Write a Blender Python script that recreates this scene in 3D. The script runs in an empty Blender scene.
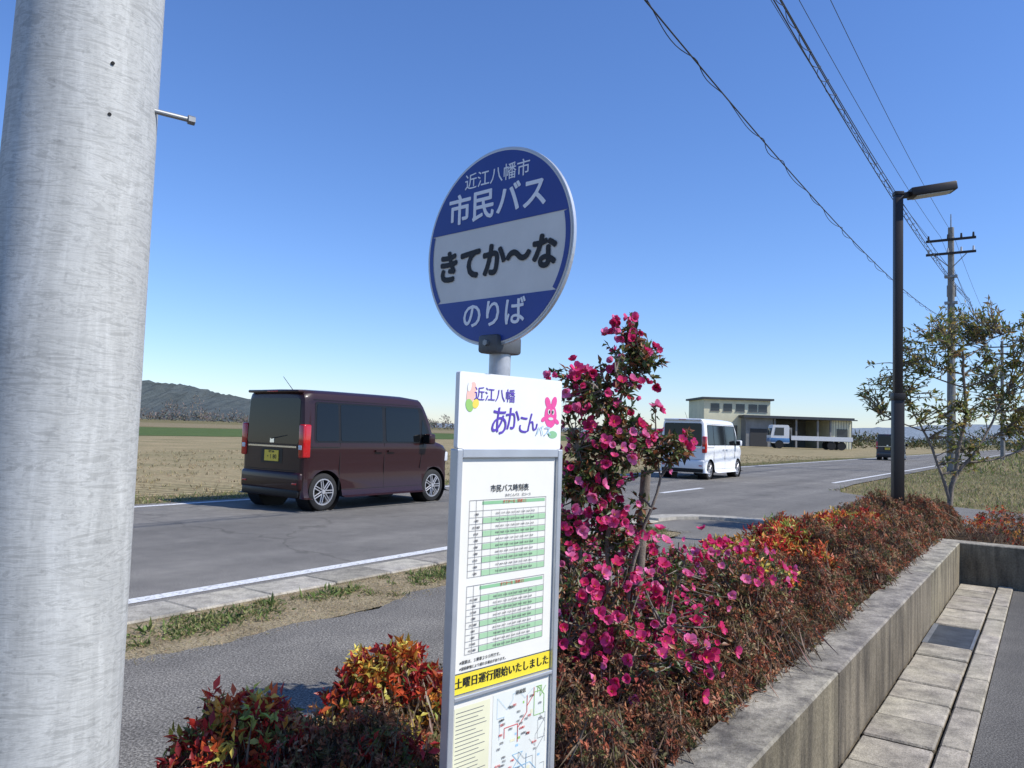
import bpy, bmesh, math, random
import numpy as np
from mathutils import Vector, Matrix
random.seed(7); rng=np.random.default_rng(7)
S=bpy.context.scene
COL=S.collection
AZ=math.radians(35.0)
DX,DY=math.sin(AZ),math.cos(AZ)
def rs(r,s,z=0.0):
    return (s*DY+r*DX, -s*DX+r*DY, z)
HEAD=math.radians(90)-AZ   # heading angle of +x local along the road

# ------------------------------------------------------------ materials
def new_mat(name):
    m=bpy.data.materials.new(name); m.use_nodes=True
    nt=m.node_tree
    return m,nt,nt.nodes['Principled BSDF']
def N(nt,t,**kw):
    n=nt.nodes.new(t)
    for k,v in kw.items(): setattr(n,k,v)
    return n
def ramp(nt,fac,stops):
    r=N(nt,'ShaderNodeValToRGB')
    e=r.color_ramp.elements
    while len(e)<len(stops): e.new(0.5)
    for i,(p,c) in enumerate(stops):
        e[i].position=p; e[i].color=(c[0],c[1],c[2],1)
    nt.links.new(fac,r.inputs[0]); return r.outputs[0]
def noise(nt,scale,detail=4,rough=.6,vec=None,dist=0):
    n=N(nt,'ShaderNodeTexNoise'); n.inputs['Scale'].default_value=scale
    n.inputs['Detail'].default_value=detail; n.inputs['Roughness'].default_value=rough
    n.inputs['Distortion'].default_value=dist
    if vec is not None: nt.links.new(vec,n.inputs['Vector'])
    return n.outputs['Fac']
def mixc(nt,f,a,b,mode='MIX'):
    m=N(nt,'ShaderNodeMix',data_type='RGBA',blend_type=mode)
    for sock,val in ((0,f),(6,a),(7,b)):
        if isinstance(val,bpy.types.NodeSocket): nt.links.new(val,m.inputs[sock])
        elif sock==0: m.inputs[0].default_value=val
        else: m.inputs[sock].default_value=(val[0],val[1],val[2],1)
    return m.outputs[2]
def bump(nt,b,h,strength=.3,dist=.01):
    n=N(nt,'ShaderNodeBump'); n.inputs['Strength'].default_value=strength
    n.inputs['Distance'].default_value=dist
    nt.links.new(h,n.inputs['Height']); nt.links.new(n.outputs[0],b.inputs['Normal'])
def objvec(nt,scale=(1,1,1)):
    t=N(nt,'ShaderNodeTexCoord'); m=N(nt,'ShaderNodeMapping')
    m.inputs['Scale'].default_value=scale
    nt.links.new(t.outputs['Object'],m.inputs[0]); return m.outputs[0]
def simple(name,c,rough=.5,metal=0,coat=0,var=.0,vs=8,bmp=0,spec=.5):
    m,nt,b=new_mat(name)
    b.inputs['Base Color'].default_value=(*c,1); b.inputs['Roughness'].default_value=rough
    b.inputs['Metallic'].default_value=metal; b.inputs['Coat Weight'].default_value=coat
    b.inputs['Coat Roughness'].default_value=.03
    b.inputs['Specular IOR Level'].default_value=spec
    v=objvec(nt); f=noise(nt,vs,5,.6,v)
    k=var if var else .06
    col=ramp(nt,f,[(.3,[x*(1-k) for x in c]),(.7,[min(1,x*(1+k)) for x in c])])
    nt.links.new(col,b.inputs['Base Color'])
    if bmp: bump(nt,b,noise(nt,vs*8,3,.6,v),bmp,.005)
    return m
def asphalt(name,base,tint=(1.05,1,.93),crack=.5,cs=.3,sps=130):
    m,nt,b=new_mat(name); v=objvec(nt)
    c=[base*t for t in tint]
    sp=noise(nt,sps,2,.7,v); big=noise(nt,.55,5,.65,v); mid=noise(nt,5,4,.6,v)
    a=ramp(nt,sp,[(.34,[x*.45 for x in c]),(.5,c),(.66,[x*1.9 for x in c])])
    g=ramp(nt,big,[(.3,(.8,.8,.8)),(.7,(1.16,1.15,1.12))])
    a=mixc(nt,1.0,a,g,'MULTIPLY')
    g2=ramp(nt,mid,[(.3,(.9,.9,.9)),(.7,(1.1,1.1,1.08))])
    a=mixc(nt,1.0,a,g2,'MULTIPLY')
    mp=N(nt,'ShaderNodeMapping'); mp.inputs['Rotation'].default_value=(0,0,AZ); nt.links.new(v,mp.inputs[0])
    mp2=N(nt,'ShaderNodeMapping'); mp2.inputs['Scale'].default_value=(1.1,.05,1); nt.links.new(mp.outputs[0],mp2.inputs[0])
    a=mixc(nt,1.0,a,ramp(nt,noise(nt,1.3,3,.5,mp2.outputs[0]),[(.35,(.86,.86,.86)),(.65,(1.12,1.12,1.11))]),'MULTIPLY')
    if crack:
        n2=N(nt,'ShaderNodeTexNoise'); n2.inputs['Scale'].default_value=1.6; n2.inputs['Detail'].default_value=6
        nt.links.new(v,n2.inputs['Vector'])
        ad=N(nt,'ShaderNodeVectorMath',operation='ADD'); nt.links.new(v,ad.inputs[0]); nt.links.new(n2.outputs['Color'],ad.inputs[1])
        vo=N(nt,'ShaderNodeTexVoronoi',feature='DISTANCE_TO_EDGE'); vo.inputs['Scale'].default_value=cs
        nt.links.new(ad.outputs[0],vo.inputs['Vector'])
        ck=ramp(nt,vo.outputs['Distance'],[(.0,(1-crack,)*3),(.001,(1-crack,)*3),(.004,(1,1,1))])
        a=mixc(nt,1.0,a,ck,'MULTIPLY')
    nt.links.new(a,b.inputs['Base Color']); b.inputs['Roughness'].default_value=.9
    b.inputs['Specular IOR Level'].default_value=.12
    bump(nt,b,sp,.6,.006); return m
def concrete(name,c,attr=False,stain=.5,sc=1.0):
    m,nt,b=new_mat(name); v=objvec(nt)
    f=noise(nt,2.2*sc,7,.68,v); sp=noise(nt,70*sc,3,.7,v)
    vs=objvec(nt,(6,6,.8)); st=noise(nt,1.6,5,.6,vs)
    a=ramp(nt,f,[(.28,[x*.6 for x in c]),(.5,c),(.72,[x*1.22 for x in c])])
    a=mixc(nt,1.0,a,ramp(nt,sp,[(.3,(.66,.66,.63)),(.6,(1.06,1.06,1.06))]),'MULTIPLY')
    a=mixc(nt,1.0,a,ramp(nt,st,[(.35,(1-stain,1-stain,1-stain*.95)),(.6,(1.05,1.05,1.04))]),'MULTIPLY')
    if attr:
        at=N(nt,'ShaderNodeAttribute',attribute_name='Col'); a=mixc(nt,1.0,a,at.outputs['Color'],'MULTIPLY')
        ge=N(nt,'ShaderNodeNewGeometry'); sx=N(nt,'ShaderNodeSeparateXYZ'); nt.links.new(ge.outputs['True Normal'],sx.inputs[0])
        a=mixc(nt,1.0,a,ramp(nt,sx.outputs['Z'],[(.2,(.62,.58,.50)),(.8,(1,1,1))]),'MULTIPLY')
    nt.links.new(a,b.inputs['Base Color']); b.inputs['Roughness'].default_value=.9
    b.inputs['Specular IOR Level'].default_value=.2
    bump(nt,b,sp,.6,.007); return m
def soil(name,c1,c2,sc=3,bs=.6):
    m,nt,b=new_mat(name); v=objvec(nt)
    f=noise(nt,sc,8,.7,v); g=noise(nt,sc*14,4,.7,v)
    a=ramp(nt,f,[(.35,c1),(.65,c2)])
    a=mixc(nt,1.0,a,ramp(nt,g,[(.3,(.55,.55,.5)),(.7,(1.35,1.3,1.25))]),'MULTIPLY')
    nt.links.new(a,b.inputs['Base Color']); b.inputs['Roughness'].default_value=.95
    b.inputs['Specular IOR Level'].default_value=.1
    bump(nt,b,g,bs,.03); return m
def leafmat(name,rough=.45,trans=.3,spec=.4):
    m,nt,b=new_mat(name)
    at=N(nt,'ShaderNodeAttribute',attribute_name='Col')
    nt.links.new(at.outputs['Color'],b.inputs['Base Color']); b.inputs['Roughness'].default_value=rough
    b.inputs['Specular IOR Level'].default_value=spec
    tr=N(nt,'ShaderNodeBsdfTranslucent'); nt.links.new(at.outputs['Color'],tr.inputs[0])
    mx=N(nt,'ShaderNodeMixShader'); mx.inputs[0].default_value=trans
    nt.links.new(b.outputs[0],mx.inputs[1]); nt.links.new(tr.outputs[0],mx.inputs[2])
    nt.links.new(mx.outputs[0],nt.nodes['Material Output'].inputs[0]); return m
LEAF=leafmat('leaf',.65,.32,.2); LEAFG=leafmat('leaf_glossy',.4,.32,.4); PETAL=leafmat('petal',.6,.4,.2); DRY=leafmat('dry_grass',.8,.25,.1)
BARK=simple('bark',(.2,.165,.13),.9,var=.4,vs=20,bmp=.6)

# ------------------------------------------------------------ geometry helpers
def link(o,parent=None):
    COL.objects.link(o)
    if parent is not None: o.parent=parent
    return o
def empty(name,loc=(0,0,0),rz=0,parent=None):
    o=bpy.data.objects.new(name,None); o.location=loc; o.rotation_euler=(0,0,rz); o.empty_display_size=.3
    return link(o,parent)
def mesh_obj(name,verts,faces,mats,parent=None,midx=None,smooth=False,angle=None):
    me=bpy.data.meshes.new(name); me.from_pydata([tuple(v) for v in verts],[],[tuple(f) for f in faces])
    for m in (mats if isinstance(mats,(list,tuple)) else [mats]): me.materials.append(m)
    if midx: me.polygons.foreach_set('material_index',midx)
    if smooth:
        me.polygons.foreach_set('use_smooth',[True]*len(me.polygons))
        if angle: me.set_sharp_from_angle(angle=math.radians(angle))
    me.update()
    return link(bpy.data.objects.new(name,me),parent)
class Build:
    def __init__(s): s.bm=bmesh.new(); s.mats=[]
    def mi(s,m):
        if m not in s.mats: s.mats.append(m)
        return s.mats.index(m)
    def _fin(s,geom_faces,m):
        i=s.mi(m)
        for f in geom_faces: f.material_index=i
    def box(s,x0,x1,y0,y1,z0,z1,m,bev=0,seg=2,M=None):
        before=set(s.bm.faces)
        mat=Matrix.Translation(((x0+x1)/2,(y0+y1)/2,(z0+z1)/2))@Matrix.Diagonal((abs(x1-x0),abs(y1-y0),abs(z1-z0),1))
        if M is not None: mat=M@mat
        r=bmesh.ops.create_cube(s.bm,size=1,matrix=mat)
        if bev>0:
            es=set()
            for v in r['verts']: es.update(v.link_edges)
            bmesh.ops.bevel(s.bm,geom=list(es),offset=bev,segments=seg,affect='EDGES',profile=.5)
        s._fin([f for f in s.bm.faces if f not in before],m)
    def cyl(s,p0,p1,r0,r1,m,seg=16,caps=True):
        before=set(s.bm.faces)
        p0=Vector(p0);p1=Vector(p1);d=p1-p0
        q=d.to_track_quat('Z','Y').to_matrix().to_4x4()
        bmesh.ops.create_cone(s.bm,cap_ends=caps,segments=seg,radius1=r0,radius2=r1,depth=d.length,matrix=Matrix.Translation((p0+p1)/2)@q)
        s._fin([f for f in s.bm.faces if f not in before],m)
    def poly(s,pts,m,thick=None):
        vs=[s.bm.verts.new(p) for p in pts]; f=s.bm.faces.new(vs); f.material_index=s.mi(m); return f
    def prism(s,pts2,fn,t0,t1,m):
        A=[s.bm.verts.new(fn(a,b,t0)) for a,b in pts2]; B=[s.bm.verts.new(fn(a,b,t1)) for a,b in pts2]
        i=s.mi(m); n=len(A); fs=[s.bm.faces.new(A),s.bm.faces.new(B[::-1])]
        for k in range(n): fs.append(s.bm.faces.new((A[k],B[k],B[(k+1)%n],A[(k+1)%n])))
        for f in fs: f.material_index=i
    def done(s,name,parent=None,smooth=None,loc=None):
        bmesh.ops.recalc_face_normals(s.bm,faces=s.bm.faces)
        me=bpy.data.meshes.new(name); s.bm.to_mesh(me); s.bm.free()
        for m in s.mats: me.materials.append(m)
        if smooth:
            me.polygons.foreach_set('use_smooth',[True]*len(me.polygons)); me.set_sharp_from_angle(angle=math.radians(smooth))
        o=bpy.data.objects.new(name,me)
        if loc: o.location=loc
        return link(o,parent)
def rounded(pts,r,n=4):
    out=[]; L=len(pts)
    for i in range(L):
        p=Vector(pts[i]);a=(Vector(pts[i-1])-p);b=(Vector(pts[(i+1)%L])-p)
        rr=min(r,a.length*.45,b.length*.45); a=p+a.normalized()*rr; b=p+b.normalized()*rr
        for k in range(n+1):
            t=k/n; q=a*(1-t)**2+p*2*t*(1-t)+b*t*t; out.append((q.x,q.y))
    return out
def sheet(name,pts,z,m,parent=None):
    return mesh_obj(name,[rs(r,s,z) for r,s in pts],[list(range(len(pts)))],m,parent)
def npmesh(name,V,F,C,m,parent=None,smooth=False):
    me=bpy.data.meshes.new(name); nv=len(V); nf=len(F); k=F.shape[1]
    me.vertices.add(nv); me.vertices.foreach_set('co',V.astype(np.float32).ravel())
    me.loops.add(nf*k); me.loops.foreach_set('vertex_index',F.astype(np.int32).ravel())
    me.polygons.add(nf); me.polygons.foreach_set('loop_start',np.arange(0,nf*k,k,dtype=np.int32))
    if smooth: me.polygons.foreach_set('use_smooth',np.ones(nf,dtype=bool))
    me.update(calc_edges=True)
    if C is not None:
        a=me.color_attributes.new('Col','FLOAT_COLOR','POINT')
        a.data.foreach_set('color',np.hstack([C,np.ones((nv,1))]).astype(np.float32).ravel())
    me.materials.append(m)
    return link(bpy.data.objects.new(name,me),parent)
def nrm(a): return a/np.maximum(1e-9,np.linalg.norm(a,axis=1,keepdims=True))
def leaf_arrays(P,D,L,W,C,fold=.25,flat=.6):
    n=len(P); D=nrm(D); R=rng.normal(size=(n,3))*flat; R[:,2]+=1
    side=nrm(np.cross(D,R)); up=np.cross(side,D)
    L=np.broadcast_to(L,(n,))[:,None]; W=np.broadcast_to(W,(n,))[:,None]
    V=np.stack([P,P+D*L*.45+side*W/2+up*fold*W,P+D*L-up*.08*L,P+D*L*.45-side*W/2+up*fold*W],1).reshape(-1,3)
    b=np.arange(n)*4
    F=np.concatenate([np.stack([b,b+1,b+2],1),np.stack([b,b+2,b+3],1)])
    return V,F,np.repeat(C,4,axis=0)
def joinarr(lst):
    V=[];F=[];C=[];o=0
    for v,f,c in lst: V.append(v);F.append(f+o);C.append(c);o+=len(v)
    return np.concatenate(V),np.concatenate(F),np.concatenate(C)
def pick(pal,n,jit=.15,w=None):
    pal=np.array(pal); i=rng.choice(len(pal),n,p=w); c=pal[i]
    return np.clip(c*(1+rng.normal(size=(n,1))*jit)*(1+rng.normal(size=(n,3))*jit*.3),.004,.95)
def tubes(paths,sides=6):
    V=[];F=[];o=0
    for pts,rad in paths:
        pts=np.array(pts,float); n=len(pts)
        T=np.gradient(pts,axis=0); T=nrm(T)
        ref=np.array([0,0,1.]) if abs(T[0,2])<.9 else np.array([1.,0,0])
        A=nrm(np.cross(T,ref)); B=np.cross(T,A)
        an=np.arange(sides)/sides*2*math.pi
        rad=np.broadcast_to(rad,(n,))
        ring=pts[:,None,:]+rad[:,None,None]*(np.cos(an)[None,:,None]*A[:,None,:]+np.sin(an)[None,:,None]*B[:,None,:])
        V.append(ring.reshape(-1,3))
        for i in range(n-1):
            for k in range(sides):
                a=o+i*sides+k;b=o+i*sides+(k+1)%sides
                F.append((a,b,b+sides,a+sides))
        o+=n*sides
    return np.concatenate(V),np.array(F)
def bez(a,b,c,n=6):
    t=np.linspace(0,1,n)[:,None]; a,b,c=map(np.array,(a,b,c))
    return a*(1-t)**2+2*b*t*(1-t)+c*t*t
def blobpts(blobs,n,shell=.5):
    w=np.array([b[3]*b[4]*b[5] for b in blobs])**.8; w/=w.sum()
    i=rng.choice(len(blobs),n,p=w); B=np.array(blobs)[i]
    d=nrm(rng.normal(size=(n,3))); r=(shell+(1-shell)*rng.random((n,1))**.6)*(.8+.3*rng.random((n,1)))
    return B[:,:3]+d*B[:,3:6]*r, d

# ------------------------------------------------------------ camera, light, world
cam=bpy.data.cameras.new('camera'); co=bpy.data.objects.new('camera',cam); COL.objects.link(co)
cam.sensor_width=36; cam.lens=27.03; cam.clip_start=.05; cam.clip_end=30000
p=math.radians(3.4); r_=math.radians(1.8)
right0=Vector((1,0,0)); up0=Vector((0,-math.sin(p),math.cos(p))); fw=Vector((0,math.cos(p),math.sin(p)))
Rv=right0*math.cos(r_)+up0*math.sin(r_); Uv=up0*math.cos(r_)-right0*math.sin(r_)
M=Matrix((Rv,Uv,-fw)).transposed().to_4x4(); M.translation=(0,0,1.32)
co.matrix_world=M; S.camera=co
SUN_AZ=math.radians(109); SUN_EL=math.radians(46)
w=bpy.data.worlds.new('World'); S.world=w; w.use_nodes=True; nt=w.node_tree
sky=nt.nodes.new('ShaderNodeTexSky'); sky.sky_type='NISHITA'; sky.sun_disc=False
sky.sun_elevation=SUN_EL; sky.sun_rotation=SUN_AZ; sky.altitude=0; sky.air_density=1.1; sky.dust_density=.1; sky.ozone_density=4.0
hs=nt.nodes.new('ShaderNodeHueSaturation'); hs.inputs['Saturation'].default_value=1.08
mx=nt.nodes.new('ShaderNodeMix'); mx.data_type='RGBA'; mx.blend_type='MULTIPLY'; mx.inputs[0].default_value=1; mx.inputs[7].default_value=(.83,.92,1.2,1)
bg=nt.nodes['Background']; bg.inputs[1].default_value=.15
nt.links.new(sky.outputs[0],hs.inputs['Color']); nt.links.new(hs.outputs[0],mx.inputs[6]); nt.links.new(mx.outputs[2],bg.inputs[0])
sl=bpy.data.lights.new('sun','SUN'); sl.energy=5.0; sl.angle=math.radians(.53); sl.color=(1,.955,.88)
so=bpy.data.objects.new('sun',sl); COL.objects.link(so)
sd=Vector((math.sin(SUN_AZ)*math.cos(SUN_EL),math.cos(SUN_AZ)*math.cos(SUN_EL),math.sin(SUN_EL)))
so.rotation_euler=sd.to_track_quat('Z','Y').to_euler(); so.location=(20,-5,20)
S.view_settings.view_transform='Standard'; S.view_settings.look='None'; S.view_settings.exposure=0

# ------------------------------------------------------------ ground and roads
m_ground=soil('farmland',(.14,.13,.06),(.22,.185,.095),.05,.2)
mesh_obj('ground',[(-9000,-300,-.03),(9000,-300,-.03),(9000,14000,-.03),(-9000,14000,-.03)],[(0,1,2,3)],m_ground)
m,nt,b=new_mat('stubble'); v=objvec(nt)
mp=N(nt,'ShaderNodeMapping'); mp.inputs['Rotation'].default_value=(0,0,AZ); nt.links.new(v,mp.inputs[0])
wv=N(nt,'ShaderNodeTexWave',wave_type='BANDS',bands_direction='X'); wv.inputs['Scale'].default_value=.9; wv.inputs['Distortion'].default_value=1.5
wv.inputs['Detail'].default_value=3; nt.links.new(mp.outputs[0],wv.inputs[0])
a=ramp(nt,wv.outputs['Fac'],[(.2,(.23,.18,.11)),(.8,(.40,.335,.21))])
a=mixc(nt,1.0,a,ramp(nt,noise(nt,.35,7,.7,v),[(.3,(.64,.7,.58)),(.7,(1.2,1.15,1.08))]),'MULTIPLY')
a=mixc(nt,1.0,a,ramp(nt,noise(nt,9,4,.7,v),[(.3,(.6,.6,.6)),(.7,(1.3,1.3,1.3))]),'MULTIPLY')
nt.links.new(a,b.inputs['Base Color']); b.inputs['Roughness'].default_value=.95; b.inputs['Specular IOR Level'].default_value=.1; bump(nt,b,noise(nt,9,4,.7,v),.6,.05)
sheet('stubble_field',[(-60,-12.5),(260,-12.5),(260,-56),(-60,-56)],-.012,m)
sheet('wheat_field',[(-60,-57),(300,-57),(300,-112),(-60,-112)],-.012,soil('wheat',(.07,.11,.035),(.10,.145,.045),.3,.4))
sheet('dry_field',[(40,-119),(500,-119),(500,-230),(-60,-230)],-.012,soil('dry_soil',(.2,.17,.1),(.28,.23,.14),.1,.4))
m_verge=soil('verge_soil',(.15,.15,.065),(.26,.22,.13),2.5,.6)
sheet('grass_verge',[(-60,-12.5),(500,-12.5),(500,-11.45),(-60,-11.45)],-.008,m_verge)
m_road=asphalt('road_asphalt',.165,crack=.3,cs=.14)
sheet('road',[(-60,-11.45),(700,-11.45),(700,-4.85),(-60,-4.85)],0,m_road)
m_lot=asphalt('lot_asphalt',.125,crack=0)
m_side=asphalt('sidewalk_asphalt',.165,(1.06,1,.91),0,sps=95)
sheet('side_road',[(10.2,-4.85),(25,-4.85),(22.2,-4.65),(20.9,-4.35),(19.3,-3),(18.2,-.9),(17.6,2.5),(17.4,60),(11.5,60),(11.5,-3.4),(11.2,-4.3)],0.0,asphalt('side_road_asphalt',.16,crack=0))
sheet('parking_lot',[(-25,-.28),(8.5,-.28),(8.5,40),(-25,40)],0.0,m_lot)
m,nt,b=new_mat('road_paint'); v=objvec(nt)
f=noise(nt,28,6,.75,v)
nt.links.new(ramp(nt,f,[(.38,(.25,.25,.25)),(.47,(.66,.66,.64)),(.7,(.8,.8,.78))]),b.inputs['Base Color']); b.inputs['Roughness'].default_value=.7
PAINT=m
def lines(name,rects):
    V=[];F=[]
    for r0,r1,s0,s1 in rects:
        o=len(V); V+= [rs(r0,s0,.004),rs(r1,s0,.004),rs(r1,s1,.004),rs(r0,s1,.004)]; F.append((o,o+1,o+2,o+3))
    mesh_obj(name,V,F,PAINT)
lines('road_marking',[(-40,10.6,-5.5,-5.36),(25,300,-5.5,-5.36),(-40,300,-11.2,-11.06),(16.3,18.8,-7.27,-7.12)])
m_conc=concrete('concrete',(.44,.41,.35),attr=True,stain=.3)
def blocks(name,items,m,bev=.008):
    bm=bmesh.new(); lay=bm.verts.layers.float_color.new('Col')
    for it in items:
        r0,r1,s0,s1,z0,z1=it[:6]
        vs=[bm.verts.new(rs(a,b_,c)) for c in (z0,z1) for a,b_ in ((r0,s0),(r1,s0),(r1,s1),(r0,s1))]
        fs=[bm.faces.new([vs[i] for i in q]) for q in ((0,1,2,3),(7,6,5,4),(0,4,5,1),(1,5,6,2),(2,6,7,3),(3,7,4,0))]
        es={e for f in fs for e in f.edges}
        k=random.uniform(.80,1.14)
        for v_ in vs: v_[lay]=(k,k*random.uniform(.97,1),k*random.uniform(.92,1),1)
        if bev: bmesh.ops.bevel(bm,geom=list(es),offset=bev,segments=1,affect='EDGES')
    bmesh.ops.recalc_face_normals(bm,faces=bm.faces)
    me=bpy.data.meshes.new(name); bm.to_mesh(me); bm.free(); me.materials.append(m)
    return link(bpy.data.objects.new(name,me))
it=[]; r=-12
while r<10.2: it.append((r,r+.594,-4.91,-4.53,-.05,.1+random.uniform(-.003,.003))); r+=.6
blocks('kerb',it,m_conc,.012)
P=[(10.25,-4.7),(10.75,-4.62),(11.1,-4.35),(11.3,-3.95),(11.36,-3.4),(11.36,-1.2),(11.36,8)]
V=[];F=[]
for i,(r,s) in enumerate(P):
    a=Vector(P[min(i+1,len(P)-1)])-Vector(P[max(i-1,0)]); a.normalize(); n=Vector((-a.y,a.x))*.15
    for q in (n,-n):
        for z in (-.05,.13): V.append(rs(r+q.x,s+q.y,z))
for i in range(len(P)-1):
    o=i*4; F+=[(o+1,o+5,o+7,o+3),(o,o+4,o+5,o+1),(o+2,o+3,o+7,o+6)]
F+=[(0,1,3,2)]
mesh_obj('kerb',V,F,concrete('kerb_concrete',(.46,.43,.37),stain=.25))
sheet('planting_strip',[(-12,-4.56),(9.4,-4.56),(9.6,-3.8),(-12,-3.8)],.075,soil('dead_grass_soil',(.26,.215,.14),(.40,.34,.23),4,.6))
e=[(r,-3.82+.06*math.sin(r*2.3)+.05*math.sin(r*5.1+1)+random.uniform(-.025,.025)) for r in np.arange(-12,9.4,.08)]
sheet('sidewalk',e+[(9.5,-4.56),(10.6,-4.56),(11.2,-4.1),(11.24,-3.6),(11.24,-1.9),(-12,-1.9)],.085,m_side)
m_soil=soil('planter_soil',(.06,.042,.028),(.12,.085,.055),6,.8)
sheet('planter_soil',[(-3,-1.9),(11.2,-1.9),(11.2,-.89),(-3,-.89)],.3,m_soil)
sheet('planter_soil',[(8.7,-.9),(11.2,-.9),(11.2,12),(8.7,12)],.296,m_soil)
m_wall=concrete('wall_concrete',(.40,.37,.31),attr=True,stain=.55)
wl=[]; edges=[-3,.4,3.4,6.4,8.55]
for a,b_ in zip(edges[:-1],edges[1:]): wl.append((a,b_-.008,-.91,-.71,-.05,.38))
wl+=[(8.556,8.76,-.91,2.4,-.05,.38),(8.556,8.76,2.41,6,-.05,.38),(8.556,8.76,6.01,12,-.05,.38)]
blocks('planter_wall',wl,m_wall,.008)
blocks('planter_edging',[(r,r+.594,-1.96,-1.85,-.02,.31) for r in np.arange(-3,11,.6)],m_conc,.008)
it=[]; r=-6.08; STEP=.33
while r<8.4:
    r1=min(r+STEP,8.55)
    if 5.8<r<6.35:
        if r<6.1: GR=(r,r+2*STEP)
    else: it.append((r,r1-.012,-.70,-.415,-.05,.012+random.uniform(-.005,.005)))
    r+=STEP
r=-6.3
while r<8.5: it.append((r,min(r+.592,8.55),-.403,-.285,-.05,.014+random.uniform(-.004,.004))); r+=.6
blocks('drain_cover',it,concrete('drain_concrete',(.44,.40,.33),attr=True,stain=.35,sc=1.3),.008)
steel=simple('galvanised_steel',(.3,.31,.31),.5,.7,var=.2)
dark=simple('dark_gap',(.012,.012,.012),.9)
bld=Build()
def rbox(bld,r0,r1,s0,s1,z0,z1,m):
    bld.prism([(r0,s0),(r1,s0),(r1,s1),(r0,s1)],lambda a,b_,t:rs(a,b_,t),z0,z1,m)
rbox(bld,GR[0],GR[1]-.012,-.70,-.415,-.05,-.03,dark)
for s0,s1 in ((-.70,-.67),(-.43,-.415)): rbox(bld,GR[0],GR[1]-.012,s0,s1,-.03,.012,steel)
k=GR[0]
while k<GR[1]-.02: rbox(bld,k,k+.009,-.669,-.431,-.02,.01,steel); k+=.028
bld.done('drain_grating')

# ------------------------------------------------------------ galvanised pole (foreground)
m,nt,b=new_mat('galvanised_pole')
v1=objvec(nt,(9,9,1.1)); v2=objvec(nt,(1,1,7)); v0=objvec(nt)
a=ramp(nt,noise(nt,2.2,7,.7,v1,1.2),[(.3,(.40,.40,.38)),(.55,(.50,.50,.475)),(.75,(.60,.60,.575))])
sw=noise(nt,7,5,.75,v2,2.5)
a=mixc(nt,1.0,a,ramp(nt,sw,[(.42,(.84,.84,.83)),(.5,(1.14,1.14,1.13)),(.58,(.93,.93,.92))]),'MULTIPLY')
a=mixc(nt,1.0,a,ramp(nt,noise(nt,90,2,.5,v0),[(.25,(.8,.8,.8)),(.4,(1,1,1))]),'MULTIPLY')
a=mixc(nt,1.0,a,ramp(nt,noise(nt,3,6,.7,v0),[(.3,(.86,.87,.88)),(.65,(1.06,1.06,1.05))]),'MULTIPLY')
nt.links.new(a,b.inputs['Base Color']); b.inputs['Metallic'].default_value=.1; b.inputs['Roughness'].default_value=.7
b.inputs['Specular IOR Level'].default_value=.3
bump(nt,b,sw,.15,.004)
POLE=m
pl=empty('steel_pole',(-.9165,1.53,0)); pl.rotation_euler=(0,.016,0)
bd=Build()
zz=[0,.5,1,1.35,2.17,3,5,7.5]; rr=[.160,.154,.147,.1425,.131,.122,.105,.09]
for i in range(len(zz)-1): bd.cyl((0,0,zz[i]),(0,0,zz[i+1]),rr[i],rr[i+1],POLE,64,caps=(i==len(zz)-2))
bd.done('shaft',pl,40)
bd=Build()
bd.cyl((.10,0,1.955),(.184,.058,1.955),.0055,.0055,steel,12); bd.cyl((.184,.058,1.955),(.195,.066,1.955),.010,.010,steel,6)
for hx,hz in ((.045,2.0),(.052,1.9),(.03,1.5)):
    an=math.atan2(-1,.95+hx*3); rad=.1335
    bd.cyl((math.cos(an)*rad*.96,math.sin(an)*rad*.96,hz),(math.cos(an)*rad*1.02,math.sin(an)*rad*1.02,hz),.0035,.0035,dark,10)
bd.done('step_bolt',pl)

# ------------------------------------------------------------ bus stop sign
white=simple('white_plastic',(.8,.8,.78),.4,var=.03); alu=simple('aluminium',(.52,.54,.56),.38,.5,var=.1)
blue=simple('sign_blue',(.018,.05,.26),.4,var=.12,vs=5); signw=simple('sign_white',(.66,.65,.61),.5,var=.06); blk=simple('black_ink',(.012,.012,.014),.6)
inkw=simple('white_ink',(.8,.82,.85),.5,var=.02)
paper=simple('paper',(.77,.75,.67),.7,var=.03); green=simple('print_green',(.25,.5,.27),.7); pgrey=simple('print_grey',(.16,.16,.17),.7)
yel=simple('yellow_sticker',(.83,.66,.04),.5,var=.03); pink=simple('print_pink',(.75,.08,.3),.6); purp=simple('print_purple',(.1,.05,.4),.6)
red=simple('print_red',(.65,.05,.05),.6); lblue=simple('print_blue',(.35,.55,.7),.6); cream=simple('map_cream',(.74,.72,.5),.7); ygreen=simple('print_green2',(.3,.55,.15),.6)
bs=empty('bus_stop_sign',(0,1.95,0),math.radians(45))
def text(parent,body,size,x,z,y,m,sx=1,bold=0,name='text',rot=0,align='CENTER'):
    c=bpy.data.curves.new(name,'FONT'); c.body=body; c.size=size; c.align_x=align; c.align_y='CENTER'
    c.offset=bold; c.extrude=.0002; c.resolution_u=3; c.materials.append(m)
    o=bpy.data.objects.new(name,c); o.location=(x,y,z); o.rotation_euler=(math.radians(90),rot,0); o.scale=(sx,1,1)
    return link(o,parent)
def btext(parent,body,size,x,z,y,m,sx=1,d=.0015,name='text'):
    n=8
    for i in range(n):
        a=i/n*2*math.pi; text(parent,body,size,x+d*math.cos(a),z+d*math.sin(a),y-.00005*i,m,sx,0,name)
bd=Build()
grey=simple('post_paint',(.42,.43,.44),.4,.3,var=.2,vs=30)
bd.cyl((0,.047,0),(0,.047,1.72),.028,.028,grey,32)
bd.box(-.03,.03,.013,.03,.5,.54,steel,.003); bd.box(-.03,.03,.013,.03,1.2,1.24,steel,.003)
bd.done('post',bs,40)
bd=Build()
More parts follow.
